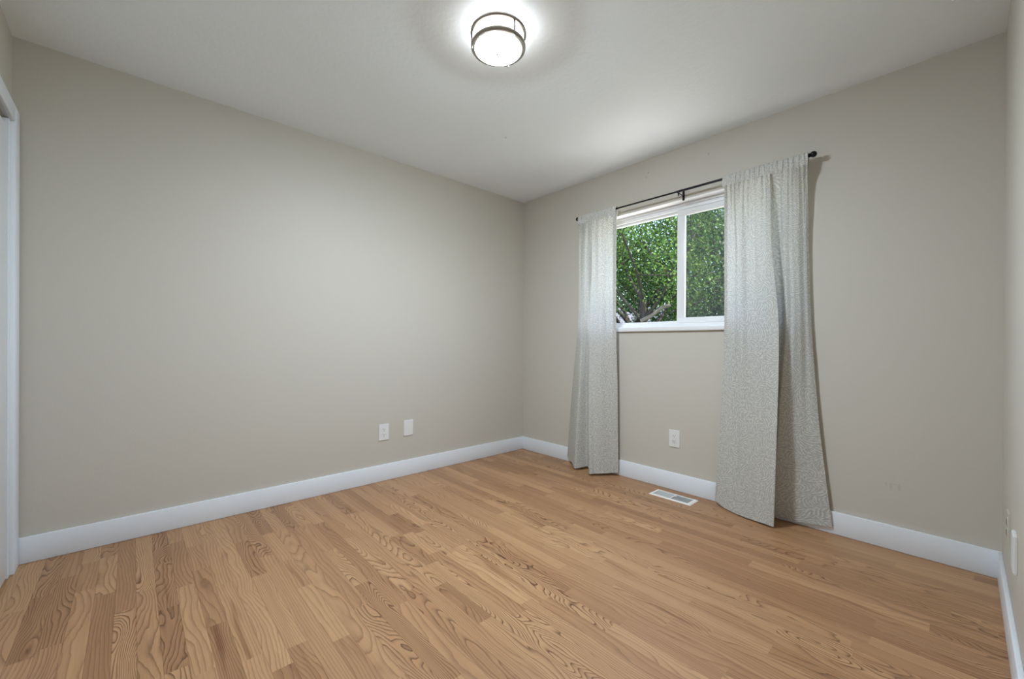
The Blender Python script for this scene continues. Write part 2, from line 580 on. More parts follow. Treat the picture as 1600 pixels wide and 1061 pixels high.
def closet_door(name, x, y0, y1, label):
    d = empty(name, (x, (y0 + y1) / 2, 0))
    structure(d, label)
    bm = bmesh.new()
    box(bm, (-0.034, y0 - d.location.y, 0.012), (0, y1 - d.location.y, CZ - 0.045), 0.003)
    obj('door_slab', bm, M_door, d, smooth=True)
    bm = bmesh.new()
    yy = (y1 - d.location.y) + 0.06
    lathe(bm, [(0.0, 0.0015), (0.017, 0.0015), (0.021, 0.002), (0.024, 0.0028), (0.026, 0.0018), (0.027, 0.0)], 32, (0, yy, 0.95), 'x')
    obj('finger_pull', bm, M_nickel, d, smooth=True)
closet_door('door_1', -ROOM_X + 0.010, -0.153, -1.06, 'white sliding closet door at the left edge')
closet_door('door_2', -ROOM_X - 0.036, -1.02, CY1 + 0.036, 'white sliding closet door behind the first one')
bm = bmesh.new()
box(bm, (-ROOM_X - 0.75, -2.2, -0.1), (-ROOM_X - 0.70, 0.1, ROOM_H + 0.1))
box(bm, (-ROOM_X - 0.70, 0.0, -0.1), (-ROOM_X - T, 0.1, ROOM_H + 0.1))
box(bm, (-ROOM_X - 0.70, -2.2, -0.1), (-ROOM_X - T, -2.1, ROOM_H + 0.1))
box(bm, (-ROOM_X - 0.70, -2.1, ROOM_H), (-ROOM_X - T, 0.0, ROOM_H + 0.1))
structure(obj('wall_closet', bm, M_wall), 'inside walls of the closet behind the sliding doors')

# ------------------------------------------------------------------ window
win = empty('window_1', (0.0, (WY0 + WY1) / 2, WZ0))
structure(win, 'white vinyl sliding window on the right wall between the curtains')
IW = Matrix.Translation(-Vector(win.location))
def wpart(name, boxes, mat, parent=win, bev=0.002):
    bm = bmesh.new()
    for a, b in boxes:
        box(bm, a, b, bev)
    o = obj(name, bm, mat, None, smooth=True)
    o.parent = parent
    o.matrix_parent_inverse = IW if parent is win else parent.matrix_parent_inverse
    return o
WM = -1.565
# outer frame: head with a proud lip and a recessed track, sill rail, two side jambs
wpart('frame', [((0.070, WY0, 2.046), (T, WY1, WZ1 - 0.001)),
                ((0.080, WY0, 2.020), (T, WY1, 2.046)),
                ((0.070, WY0, 1.166), (T, WY1, 1.196)),
                ((0.070, WY0 - 0.001, 1.196), (T, WY0 - 0.045, 2.046)),
                ((0.070, WY1 + 0.001, 1.196), (T, WY1 + 0.045, 2.046))], M_vinyl)
# left, fixed light
fx = wpart('fixed_sash', [((0.100, WY0 - 0.044, 1.194), (T - 0.005, WM + 0.0, 1.214)),
                          ((0.100, WY0 - 0.044, 2.003), (T - 0.005, WM + 0.0, 2.024)),
                          ((0.100, WY0 - 0.044, 1.214), (T - 0.005, WY0 - 0.068, 2.003)),
                          ((0.100, WM + 0.028, 1.214), (T - 0.005, WM - 0.004, 2.003))], M_vinyl)
wpart('pane', [((0.110, WY0 - 0.066, 1.211), (0.114, WM + 0.030, 2.006))], M_glass, fx, 0)
# right, sliding sash, nearer to the room
sl = wpart('sliding_sash', [((0.074, WM + 0.026, 1.197), (0.099, WY1 + 0.046, 1.236)),
                            ((0.074, WM + 0.026, 1.976), (0.099, WY1 + 0.046, 2.017)),
                            ((0.074, WM + 0.026, 1.236), (0.099, WM - 0.030, 1.976)),
                            ((0.074, WY1 + 0.085, 1.236), (0.099, WY1 + 0.046, 1.976))], M_vinyl)
wpart('glazing_bead', [((0.082, WM - 0.029, 1.235), (0.097, WM - 0.038, 1.977)),
                       ((0.082, WM - 0.037, 1.235), (0.097, WY1 + 0.084, 1.240)),
                       ((0.082, WM - 0.037, 1.972), (0.097, WY1 + 0.084, 1.977))], M_vinyl, sl, 0.001)
wpart('pane', [((0.086, WM - 0.030, 1.236), (0.090, WY1 + 0.085, 1.976))], M_glass, sl, 0)
scr = wpart('insect_screen', [((0.119, WM + 0.0, 1.197), (0.1195, WY1 + 0.045, 2.020))], M_screen, win, 0)
# painted returns and the sill board
wpart('jamb_liner', [((0.0, WY0 - 0.0005, WZ1 - 0.004), (0.070, WY1 + 0.0005, WZ1 + 0.0)),
                     ((0.0, WY0, 1.172), (0.070, WY0 - 0.004, WZ1 - 0.004)),
                     ((0.0, WY1 + 0.004, 1.172), (0.070, WY1, WZ1 - 0.004))], M_vinyl, win, 0)
bm = bmesh.new()
box(bm, (-0.020, WY0 + 0.03, 1.137), (0.0, WY1 - 0.03, 1.172), 0.006, 3)
box(bm, (-0.004, WY0 - 0.0005, 1.1405), (0.072, WY1 + 0.0005, 1.1715), 0.0)
o = obj('window_sill', bm, M_vinyl, None, smooth=True)
o.parent = win
o.matrix_parent_inverse = IW

# ------------------------------------------------------------------ ceiling light
def ceiling_light():
    L = empty('ceiling_light', (-1.664, -1.552, ROOM_H))
    tag(L, 'round flush mount ceiling light with two nickel bands and lit white glass', 'ceiling light')
    bm = bmesh.new()
    lathe(bm, [(0.0, -0.0005), (0.105, -0.0005), (0.105, -0.012), (0.0, -0.012)], 48)
    obj('mounting_plate', bm, M_plate, L, smooth=True)
    bm = bmesh.new()                                   # glass: straight drum closed by a shallow bowl
    lathe(bm, [(0.1115, -0.0125), (0.1125, -0.02), (0.1125, -0.0775)], 64)
    obj('glass_drum', bm, M_lamp_side, L, smooth=True, angle=60)
    RB = 0.1040
    def bowl(t):
        a = t * PI / 2
        return (RB * math.cos(a) if t < 1 else 0.0, -0.089 - 0.023 * math.sin(a))
    bm = bmesh.new()                                   # rim split off with dimmed emission so the metal band reads dark
    lathe(bm, [(RB, -0.078)] + [bowl(k / 20) for k in range(0, 2)], 64)
    obj('glass_rim', bm, M_lamp_side, L, smooth=True, angle=60)
    bm = bmesh.new()
    lathe(bm, [bowl(k / 20) for k in range(1, 21)], 64)
    obj('glass_bowl', bm, M_lamp_bowl, L, smooth=True, angle=60)
    for zc, hz, r0, r1 in ((-0.0225, 0.0095, 0.1135, 0.1255), (-0.0805, 0.0105, 0.1045, 0.1215)):
        bm = bmesh.new()
        ring = [(r0, zc - hz)]
        for k in range(0, 9):
            a = -PI / 2 + PI * k / 8
            ring.append((r1 - 0.005 + 0.005 * math.cos(a), zc + (hz - 0.001) * math.sin(a)))
        ring += [(r0, zc + hz), (r0, zc - hz)]
        lathe(bm, ring, 72)
        bmesh.ops.remove_doubles(bm, verts=bm.verts, dist=1e-5)
        obj('metal_band', bm, M_nickel, L, smooth=True)
    for k in range(3):
        a = math.radians(25 + 120 * k)
        bm = bmesh.new()
        x, y = 0.1175 * math.cos(a), 0.1175 * math.sin(a)
        tube(bm, [(x, y, -0.030), (x, y, -0.095)], 0.0038, 10)
        obj('post', bm, M_post, L, smooth=True)
    bm = bmesh.new()
    lathe(bm, [(0.0, -0.1275), (0.004, -0.1265), (0.006, -0.1235), (0.0055, -0.1165), (0.011, -0.1150), (0.011, -0.111), (0.0, -0.111)], 20)
    obj('finial', bm, M_nickel, L, smooth=True)
ceiling_light()

# ------------------------------------------------------------------ curtain rod
ROD_X, ROD_Z = -0.080, 2.100
def curtain_rod():
    R = empty('curtain_rod', (ROD_X, -1.565, ROD_Z))
    tag(R, 'thin black curtain rod with round end knobs above the window', 'curtain rod')
    bm = bmesh.new()
    tube(bm, [(0, 0.80, 0), (0, -0.10, 0)], 0.0062, 14)
    obj('rod', bm, M_black, R, smooth=True)
    bm = bmesh.new()
    tube(bm, [(0, -0.06, 0.0), (0, -0.80, 0.0)], 0.0078, 14)
    obj('rod_sleeve', bm, M_black, R, smooth=True)
    for s in (1, -1):
        bm = bmesh.new()
        prof = [(0.0, 0.0), (0.0085, 0.0), (0.0085, 0.010), (0.0115, 0.0115), (0.0115, 0.0145), (0.007, 0.016)]
        for k in range(0, 13):
            a = PI * (0.16 + 0.84 * k / 12)
            prof.append((0.0165 * math.sin(a) if k < 12 else 0.0, 0.031 - 0.0165 * math.cos(a)))
        lathe(bm, [(r, s * h) for r, h in prof], 28, (0, s * 0.795, 0), 'y')
        obj('finial', bm, M_black, R, smooth=True)
    for y in (0.775, -0.055, -0.775):
        bm = bmesh.new()
        box(bm, (0.0745, y - 0.008, -0.045), (0.0795, y + 0.008, 0.03), 0.0015)
        tube(bm, [(0.076, y, -0.012), (0.02, y, -0.012), (0.004, y, -0.0115)], 0.0035, 8)
        box(bm, (-0.0105, y - 0.006, -0.0130), (0.0115, y + 0.006, -0.0085), 0.001)
        box(bm, (-0.0115, y - 0.006, -0.0130), (-0.0085, y + 0.006, 0.004), 0.001)
        obj('bracket', bm, M_black, R, smooth=True)
        if y == -0.055:
            bm = bmesh.new()
            tube(bm, [(0.0, y, -0.012), (0.0, y, -0.030)], [0.0045, 0.0055], 10)
            obj('set_screw', bm, M_black, R, smooth=True)
curtain_rod()

# ------------------------------------------------------------------ curtains
def catmull(P, t):
    n = len(P) - 1
    x = max(0.0, min(t, 1.0)) * n
    i = min(int(x), n - 1)
    u = x - i
    p1, p2 = P[i], P[i + 1]
    p0 = P[i - 1] if i > 0 else p1 + (p1 - p2)
    p3 = P[i + 2] if i + 2 <= n else p2 + (p2 - p1)
    a = 0.42
    m1, m2 = (p2 - p0) * a, (p3 - p1) * a
    return (2 * u ** 3 - 3 * u * u + 1) * p1 + (u ** 3 - 2 * u * u + u) * m1 + (-2 * u ** 3 + 3 * u * u) * p2 + (u ** 3 - u * u) * m2

def curtain(name, rows, label, seed, gather, pocket_y, cloth_off):
    """rows: from top to bottom, each a list of (x, y, z) along the cloth"""
    rnd = random.Random(seed)
    rows = [[Vector(p) for p in r] for r in rows]
    nr = len(rows)
    NU, NV = 200, 110
    zs = [sum(p.z for p in r) / len(r) for r in rows]
    # cloth width coordinate from the second-lowest row
    ref = [catmull(rows[-2], i / NU) for i in range(NU + 1)]
    cu = [0.0]
    for i in range(NU):
        cu.append(cu[-1] + max(0.0006, (ref[i + 1] - ref[i]).length))
    root = empty(name, (ROD_X, pocket_y[0], 0.0))
    tag(root, label, 'curtain', 'patterned grey curtains on the rod')
    off = -Vector(root.location)
    ph = [rnd.uniform(0, 6.28) for _ in range(6)]
    grid = []
    ztop, zbot = zs[0], zs[-1]
    for j in range(NV + 1):
        s = j / NV
        zq = ztop + (zbot - ztop) * s
        k = 0
        while k < nr - 2 and zs[k + 1] > zq:
            k += 1
        tt = (zs[k] - zq) / (zs[k] - zs[k + 1])
        tpos = (k + tt) / (nr - 1)
        line = []
        # vertical Catmull through the rows, done on the control points
        ctrl = [catmull([r[c] for r in rows], tpos) for c in range(len(rows[0]))]
        for i in range(NU + 1):
            p = catmull(ctrl, i / NU)
            # small gathers that fade below the pocket, soft ripples lower down
            g = gather * math.exp(-(ztop - p.z) / 0.20)
            c = cu[i]
            p = p + Vector((g * (math.sin(c * 190 + ph[0]) + 0.6 * math.sin(c * 333 + ph[1])), 0, 0))
            up = 0.25 + 0.75 * max(0.0, min(1.0, (p.z - 0.3) / 1.4))
            rp = up * (0.0050 * math.sin(c * 55 + ph[2] + 0.5 * math.sin(p.z * 2.1 + ph[4])) + 0.0030 * math.sin(c * 117 + ph[5] + 0.4 * math.sin(p.z * 1.7))) + 0.0035 * (mnoise.noise(Vector((c * 9, p.z * 4.5, seed))))
            p.x += rp * min(1.0, (ztop - p.z) / 0.3)
            line.append(p + off)
        grid.append(line)
    def sheet(nm, i0, i1, j0, j1, dx=0.0):
        bm = bmesh.new()
        uv = bm.loops.layers.uv.new('cloth')
        V = {}
        for j in range(j0, j1 + 1):
            for i in range(i0, i1 + 1):
                p = grid[j][i].copy()
                p.x += dx
                V[i, j] = bm.verts.new(p)
        for j in range(j0, j1):
            for i in range(i0, i1):
                f = bm.faces.new((V[i, j], V[i, j + 1], V[i + 1, j + 1], V[i + 1, j]))
                for lp, (a, b) in zip(f.loops, ((i, j), (i, j + 1), (i + 1, j + 1), (i + 1, j))):
                    lp[uv].uv = (cu[a] + cloth_off, grid[b][a].z)
        me = bpy.data.meshes.new(nm)
        bm.to_mesh(me)
        bm.free()
        for pl in me.polygons:
            pl.use_smooth = True
        return link(nm, me, M_fabric_double if dx else M_fabric, root)
    sheet('panel', 0, NU, 0, NV)
    hw = next(i for i in range(NU) if cu[i] > 0.022)
    sheet('side_hem', 0, hw, 0, NV, 0.0025)
    hw2 = next(i for i in range(NU, 0, -1) if cu[-1] - cu[i] > 0.022)
    sheet('side_hem', hw2, NU, 0, NV, 0.0025)
    hj = next(j for j in range(NV, 0, -1) if grid[j][0].z - grid[NV][0].z > 0.085)
    sheet('bottom_hem', hw + 1, hw2 - 1, hj, NV, 0.0025)
    # gathered rod pocket with a small ruffled header on top
    bm = bmesh.new()
    uv = bm.loops.layers.uv.new('cloth')
    ny, na = 170, 22
    y0, y1 = pocket_y
    rings = []
    for i in range(ny + 1):
        t = i / ny
        y = y0 + (y1 - y0) * t
        c = t * cu[-1]
        rr = 1 + 0.30 * math.sin(c * 150 + ph[0]) + 0.26 * math.sin(c * 283 + ph[3])
        ring = []
        for a in range(na):
            th = 2 * PI * a / na
            px = 0.0122 * math.cos(th) * max(rr, 0.74)
            pz = math.sin(th)
            pz = (0.018 if pz > 0 else 0.056) * pz
            pz *= 1 + 0.16 * math.sin(c * 170 + ph[1]) * (1 if pz > 0 else 0)
            ring.append(bm.verts.new(Vector((ROD_X + px, y + 0.002 * math.sin(th * 2 + c * 90), ROD_Z + pz)) + off))
        rings.append(ring)
    for i in range(ny):
        for a in range(na):
            b = (a + 1) % na
            f = bm.faces.new((rings[i][a], rings[i][b], rings[i + 1][b], rings[i + 1][a]))
            for lp, (ii, aa) in zip(f.loops, ((i, a), (i, a + 1), (i + 1, a + 1), (i + 1, a))):
                lp[uv].uv = (ii / ny * cu[-1] + cloth_off, 2.1 + 0.07 * math.sin(2 * PI * aa / na))
    me = bpy.data.meshes.new('rod_pocket')
    bm.to_mesh(me)
    bm.free()
    for pl in me.polygons:
        pl.use_smooth = True
    link('rod_pocket', me, M_fabric_double, root)
    return root

def zrow(z, pts):
    return [(x, y, z) for x, y in pts]
right_rows = [
    zrow(2.052, [(-0.088, -1.922), (-0.088, -1.9679), (-0.088, -2.009), (-0.088, -2.0237), (-0.088, -2.0741), (-0.088, -2.1369), (-0.088, -2.1808), (-0.088, -2.1841), (-0.088, -2.2171), (-0.088, -2.2557), (-0.088, -2.3151), (-0.088, -2.3665)]),
    zrow(1.95, [(-0.078, -1.9188), (-0.08, -1.9694), (-0.078, -2.0024), (-0.095, -2.0229), (-0.088, -2.0746), (-0.1, -2.1409), (-0.104, -2.1891), (-0.08, -2.179), (-0.066, -2.2183), (-0.092, -2.2572), (-0.085, -2.3149), (-0.050, -2.3590)]),
    zrow(1.6, [(-0.052, -1.9114), (-0.06, -1.9683), (-0.066, -2.0165), (-0.100, -2.0200), (-0.098, -2.0835), (-0.115, -2.1475), (-0.125, -2.2036), (-0.078, -2.1807), (-0.05, -2.2195), (-0.088, -2.2616), (-0.075, -2.3178), (-0.024, -2.3615)]),
    zrow(1.15, [(-0.044, -1.9113), (-0.052, -1.9684), (-0.064, -2.0205), (-0.108, -2.0260), (-0.112, -2.0978), (-0.132, -2.1755), (-0.155, -2.2499), (-0.085, -2.2086), (-0.05, -2.2386), (-0.092, -2.2717), (-0.065, -2.3306), (-0.022, -2.3760)]),
    zrow(0.6, [(-0.05, -1.8973), (-0.07, -1.9592), (-0.088, -2.022), (-0.118, -2.036), (-0.135, -2.112), (-0.158, -2.1831), (-0.178, -2.2515), (-0.095, -2.2082), (-0.06, -2.2185), (-0.088, -2.2389), (-0.055, -2.3317), (-0.026, -2.4157)]),
    [(-0.06, -1.867, 0.027), (-0.1, -1.94, 0.009), (-0.13, -2.007, 0.005), (-0.152, -2.058, 0.008), (-0.17, -2.127, 0.009), (-0.182, -2.187, 0.012), (-0.19, -2.241, 0.013), (-.10, -2.192, .02), (-.07, -2.205, .02), (-.055, -2.220, .022), (-.040, -2.348, .027), (-.028, -2.477, .043)],
]
left_rows = [
    zrow(2.052, [(-0.088, -0.7624), (-0.088, -0.7961), (-0.088, -0.8294), (-0.088, -0.8622), (-0.088, -0.8945), (-0.088, -0.9264), (-0.088, -0.961), (-0.088, -1.0134), (-0.088, -1.0676), (-0.088, -1.1262)]),
    zrow(1.95, [(-0.07, -0.7454), (-0.096, -0.7963), (-0.076, -0.8142), (-0.1, -0.8653), (-0.08, -0.8892), (-0.098, -0.9311), (-0.08, -0.9527), (-0.086, -1.0126), (-0.082, -1.064), (-0.084, -1.1242)]),
    zrow(1.6, [(-0.04, -0.7207), (-0.088, -0.7893), (-0.08, -0.8132), (-0.1, -0.8744), (-0.074, -0.8873), (-0.092, -0.9325), (-0.076, -0.9523), (-0.084, -1.0137), (-0.078, -1.0638), (-0.078, -1.1227)]),
    zrow(1.15, [(-0.034, -0.7054), (-0.092, -0.7856), (-0.1, -0.8186), (-0.072, -0.85), (-0.112, -0.8932), (-0.116, -0.9344), (-0.108, -0.9786), (-0.098, -1.0267), (-0.082, -1.0698), (-0.066, -1.118)]),
    zrow(0.6, [(-0.03, -0.6426), (-0.11, -0.7497), (-0.142, -0.8157), (-0.08, -0.8503), (-0.166, -0.929), (-0.15, -0.9698), (-0.126, -1.0017), (-0.098, -1.0367), (-0.072, -1.0788), (-0.05, -1.123)]),
    [(-0.03, -0.596, 0.05), (-0.1, -0.708, 0.033), (-0.17, -0.8, 0.014), (-0.085, -0.862, 0.029), (-0.2, -0.964, 0.016), (-0.175, -0.999, 0.019), (-0.145, -1.032, 0.021), (-0.105, -1.064, 0.022), (-0.07, -1.093, 0.025), (-0.04, -1.126, 0.031)],
]
curtain('curtain', left_rows, 'narrow patterned grey curtain bunched at the left side of the window', 3, 0.0060, (-0.752, -1.124), 0.0)
curtain('curtain', right_rows, 'wide patterned grey curtain flaring to the floor at the right side of the window', 8, 0.0065, (-1.914, -2.366), 2.37)

# ------------------------------------------------------------------ outlets and plates (local frame: wall at y=0, plate towards -y)
def duplex_face(root, mat, z, two=True):
    """one raised receptacle face with its slots"""
    bm = bmesh.new()
    lathe(bm, [(0.0, -0.0078), (0.0165, -0.0078), (0.0178, -0.0068), (0.0178, -0.004)], 28, (0, 0, z), 'y')
    o = obj('receptacle', bm, mat, root, smooth=True)
    for sx, h in ((-0.0068, 0.0095), (0.0068, 0.008)):
        bm = bmesh.new()
        box(bm, (sx - 0.0013, -0.0083, z + 0.003 - h / 2), (sx + 0.0013, -0.0072, z + 0.003 + h / 2))
        obj('slot', bm, M_slot, o)
    bm = bmesh.new()
    lathe(bm, [(0.0, -0.0083), (0.0028, -0.0083), (0.0028, -0.0072)], 12, (0, 0, z - 0.0088), 'y')
    obj('slot', bm, M_slot, o, smooth=True)

def plate(root, w, h, mat, depth=0.0062):
    bm = bmesh.new()
    box(bm, (-w / 2, -depth, -h / 2), (w / 2, 0, h / 2))
    es = [e for e in bm.edges if all(v.co.y < -depth * 0.5 for v in e.verts)]
    bmesh.ops.bevel(bm, geom=es, offset=0.0028, segments=3, affect='EDGES')
    return obj('cover_plate', bm, mat, root, smooth=True)

def screw(root, z, mat=None):
    bm = bmesh.new()
    lathe(bm, [(0.0, -0.0074), (0.0022, -0.0071), (0.0032, -0.0060)], 14, (0, 0, z), 'y')
    obj('screw', bm, mat or M_plate, root, smooth=True)

PW, PH = 0.080, 0.123
a = empty('wall_outlet', (-1.463, -0.0005, 0.366))
tag(a, 'white duplex wall outlet on the long left wall', 'wall outlet')
plate(a, PW, PH, M_plate); duplex_face(a, M_plate, 0.0205); duplex_face(a, M_plate, -0.0205); screw(a, 0.0)

a = empty('blank_wall_plate', (-1.257, -0.0005, 0.373))
tag(a, 'blank white cover plate right of the outlet on the left wall', 'wall plate')
plate(a, PW, PH, M_plate); screw(a, 0.042); screw(a, -0.042)

a = empty('wall_outlet', (-0.0005, -1.565, 0.367), -PI / 2)
tag(a, 'white wall outlet under the window between the curtains', 'wall outlet')
plate(a, PW, PH, M_plate)
bm = bmesh.new()
box(bm, (-0.0172, -0.0078, -0.0345), (0.0172, -0.004, 0.0345), 0.0012)
rcp = obj('receptacle', bm, M_plate, a, smooth=True)
for z in (0.019, -0.019):
    for sx, h in ((-0.0068, 0.0095), (0.0068, 0.008)):
        bm = bmesh.new()
        box(bm, (sx - 0.0013, -0.0083, z + 0.003 - h / 2), (sx + 0.0013, -0.0072, z + 0.003 + h / 2))
        obj('slot', bm, M_slot, rcp)
    bm = bmesh.new()
    lathe(bm, [(0.0, -0.0083), (0.0028, -0.0083), (0.0028, -0.0072)], 12, (0, 0, z - 0.0088), 'y')
    obj('slot', bm, M_slot, rcp, smooth=True)
screw(a, 0.045); screw(a, -0.045)

a = empty('wall_outlet', (-0.405, -ROOM_Y + 0.0005, 0.350), PI)
tag(a, 'beige painted-over wall outlet with dark slots on the far right wall', 'wall outlet')
plate(a, PW, PH, M_plate_painted, 0.004)
for z in (0.0205, -0.0205):
    bm = bmesh.new()
    lathe(bm, [(0.0, -0.0062), (0.0165, -0.0062), (0.0178, -0.0052), (0.0178, -0.003)], 28, (0, 0, z), 'y')
    rc = obj('receptacle', bm, M_plate_painted, a, smooth=True)
    for sx in (-0.0068, 0.0068):
        bm = bmesh.new()
        box(bm, (sx - 0.0055, -0.0067, z - 0.010), (sx + 0.0050, -0.0056, z + 0.012))
        obj('slot', bm, M_slot, rc)

a = empty('wall_plate', (-0.725, -ROOM_Y + 0.0005, 0.363), PI)
tag(a, 'blank white cover plate at the right edge of the photo near the painted outlet', 'wall plate')
plate(a, PW, PH, M_plate, 0.0085); screw(a, 0.042); screw(a, -0.042)

# ------------------------------------------------------------------ floor register
def floor_register():
    R = empty('floor_register', (-0.148, -1.628, 0.0))
    tag(R, 'white floor vent with grey louvres in front of the window wall', 'floor vent')
    hx, hy = 0.064, 0.146
    ix, iy = 0.046, 0.122
    bm = bmesh.new()
    outer0 = [bm.verts.new((sx * hx, sy * hy, 0.0005)) for sx, sy in ((-1, -1), (1, -1), (1, 1), (-1, 1))]
    outer1 = [bm.verts.new((sx * (hx - 0.007), sy * (hy - 0.007), 0.0055)) for sx, sy in ((-1, -1), (1, -1), (1, 1), (-1, 1))]
    inner1 = [bm.verts.new((sx * ix, sy * iy, 0.0055)) for sx, sy in ((-1, -1), (1, -1), (1, 1), (-1, 1))]
    inner0 = [bm.verts.new((sx * ix, sy * iy, 0.0008)) for sx, sy in ((-1, -1), (1, -1), (1, 1), (-1, 1))]
    for A, B in ((outer0, outer1), (outer1, inner1), (inner1, inner0)):
        for k in range(4):
            bm.faces.new((A[k], A[(k + 1) % 4], B[(k + 1) % 4], B[k]))
    obj('frame', bm, M_vent_white, R)
    boxobj('duct_opening', (-ix, -iy, 0.0004), (ix, iy, 0.0008), M_duct, R)
    n = 26
    for k in range(n):
        y = -iy + (k + 0.5) * 2 * iy / n
        if abs(y) < 0.006:
            continue
        s = -1 if y < 0 else 1
        bm = bmesh.new()
        d = 0.0038
        for x0, x1 in ((-ix, ix),):
            v = [bm.verts.new(p) for p in ((x0, y - d * s, 0.0010), (x1, y - d * s, 0.0010), (x1, y + d * s * 0.6, 0.0026), (x0, y + d * s * 0.6, 0.0026),
                                           (x0, y - d * s + 0.0009, 0.0009), (x1, y - d * s + 0.0009, 0.0009), (x1, y + d * s * 0.6 + 0.0009, 0.0025), (x0, y + d * s * 0.6 + 0.0009, 0.0025))]
            for f in ((0, 1, 2, 3), (7, 6, 5, 4), (0, 4, 5, 1), (1, 5, 6, 2), (2, 6, 7, 3), (3, 7, 4, 0)):
                bm.faces.new([v[i] for i in f])
        obj('louvre', bm, M_vent_grey, R)
    boxobj('center_bar', (-ix, -0.004, 0.0010), (ix, 0.004, 0.0052), M_vent_white, R)
    boxobj('damper_lever', (0.012, -0.020, 0.0040), (0.020, -0.008, 0.0075), M_vent_white, R, 0.001)
floor_register()

# ------------------------------------------------------------------ outdoors
GZ = -0.7
structure(boxobj('ground', (T, -40, GZ - 0.3), (70, 70, GZ), M_grass), 'grass garden outside the window')

structure(boxobj('bounce_slab', (T, -7.0, GZ), (3.6, 1.2, GZ + 0.05), M_concrete), 'unseen pale concrete slab added below the window to bounce sunlight inside')  # added out of view to throw sunlight up through the window

def leaf_mesh(centers, size, seed, up=0.3):
    """one rhombic, slightly folded leaf per centre"""
    rg = np.random.default_rng(seed)
    n = len(centers)
    C = np.asarray(centers)
    d = rg.normal(size=(n, 3)); d[:, 2] -= 0.35
    d /= np.linalg.norm(d, axis=1)[:, None]
    nn = rg.normal(size=(n, 3)); nn[:, 2] += up * 3
    s = np.cross(d, nn); s /= np.linalg.norm(s, axis=1)[:, None] + 1e-9
    nrm = np.cross(s, d)
    L = size * rg.uniform(0.7, 1.3, n)[:, None]
    W = L * rg.uniform(0.24, 0.34, n)[:, None]
    a = C - d * L * 0.5
    b = C + s * W - nrm * W * 0.3
    c = C + d * L * 0.5
    e = C - s * W - nrm * W * 0.3
    v = np.stack([a, b, c, e], axis=1).reshape(-1, 3)
    me = bpy.data.meshes.new('foliage')
    me.vertices.add(4 * n)
    me.vertices.foreach_set('co', v.ravel())
    me.loops.add(4 * n)
    me.loops.foreach_set('vertex_index', np.arange(4 * n, dtype=np.int32))
    me.polygons.add(n)
    me.polygons.foreach_set('loop_start', np.arange(0, 4 * n, 4, dtype=np.int32))
    me.update(calc_edges=True)
    return me

def branch_out(bm, p, d, length, r, depth, rnd, tips, bend=0.35):
    """a bending limb that forks; the finest ends are returned as leaf spots"""
    pts, rad = [p], [r]
    q, dd = Vector(p), Vector(d).normalized()
    n = 5
    for k in range(n):
        dd = (dd + Vector((rnd.gauss(0, 1), rnd.gauss(0, 1), rnd.gauss(0.15, 0.8))) * bend * 0.3).normalized()
        q = q + dd * length / n
        pts.append(q.copy()); rad.append(r * (1 - 0.45 * (k + 1) / n))
        if depth <= 1:
            tips.append(q.copy())
    tube(bm, pts, rad, 6 if depth < 2 else 8)
    if depth > 0:
        for k in range(3 if depth > 1 else 4):
            i = rnd.randint(2, n)
            nd = (dd + Vector((rnd.gauss(0, 1), rnd.gauss(0, 1), rnd.gauss(0.2, 0.7))) * 0.75).normalized()
            branch_out(bm, pts[i], nd, length * rnd.uniform(0.55, 0.75), rad[i] * 0.62, depth - 1, rnd, tips, bend)

def tree(name, label, base, height, trunk_r, spread, leaf_mat, n_leaf, leaf, seed, trunk_frac=0.4, depth=3, group=None, clump=0.35, extra=None, cat='tree', bark=None):
    rnd = random.Random(seed)
    root = empty(name, base)
    tag(root, label, cat, group)
    bm = bmesh.new()
    tips = []
    p = Vector((0, 0, 0))
    pts, rad = [p.copy()], [trunk_r * 1.25]
    n = 6
    for k in range(n):
        p = p + Vector((rnd.gauss(0, 0.02) * height * 0.3, rnd.gauss(0, 0.02) * height * 0.3, height * trunk_frac / n))
        pts.append(p.copy()); rad.append(trunk_r * (1 - 0.25 * (k + 1) / n))
    tube(bm, pts, rad, 10)
    nb = 6
    for k in range(nb):
        i = rnd.randint(n - 2, n)
        a = 2 * PI * (k + rnd.random() * 0.6) / nb
        d = Vector((math.cos(a) * spread, math.sin(a) * spread, rnd.uniform(0.45, 1.4)))
        branch_out(bm, pts[i], d, height * (1 - trunk_frac) * 0.5, rad[i] * 0.55, depth - 1, rnd, tips)
    obj('trunk', bm, bark or M_bark, root, smooth=True)
    rg = np.random.default_rng(seed)
    tp = np.array([list(t) for t in tips])
    c = tp[rg.integers(0, len(tp), n_leaf)] + rg.normal(size=(n_leaf, 3)) * clump
    link('foliage', leaf_mesh(c, leaf, seed + 5), leaf_mat, root)
    return root

def bush(name, label, base, rad, leaf_mat, n_leaf, leaf, seed, group=None):
    root = empty(name, base)
    tag(root, label, 'bush', group)
    rnd = random.Random(seed)
    bm = bmesh.new()
    tips = []
    for k in range(9):
        a = 2 * PI * k / 9 + rnd.random()
        branch_out(bm, Vector((0.1 * math.cos(a), 0.1 * math.sin(a), 0.0)), Vector((math.cos(a) * rad[0] / rad[2], math.sin(a) * rad[1] / rad[2], 1.3)), rad[2] * 0.9, 0.03, 1, rnd, tips)
    obj('stems', bm, M_bark, root, smooth=True)
    rg = np.random.default_rng(seed)
    v = rg.normal(size=(n_leaf, 3)); v /= np.linalg.norm(v, axis=1)[:, None]
    v *= rg.uniform(0.55, 1.0, n_leaf)[:, None] ** 0.6
    bump = 1 + 0.22 * np.sin(v[:, 0] * 7 + seed) * np.sin(v[:, 1] * 6) + 0.15 * np.sin(v[:, 2] * 9)
    c = v * bump[:, None] * np.array(rad) + np.array([0, 0, rad[2] * 0.95])
    link('foliage', leaf_mesh(c, leaf, seed + 3), leaf_mat, root)
    return root

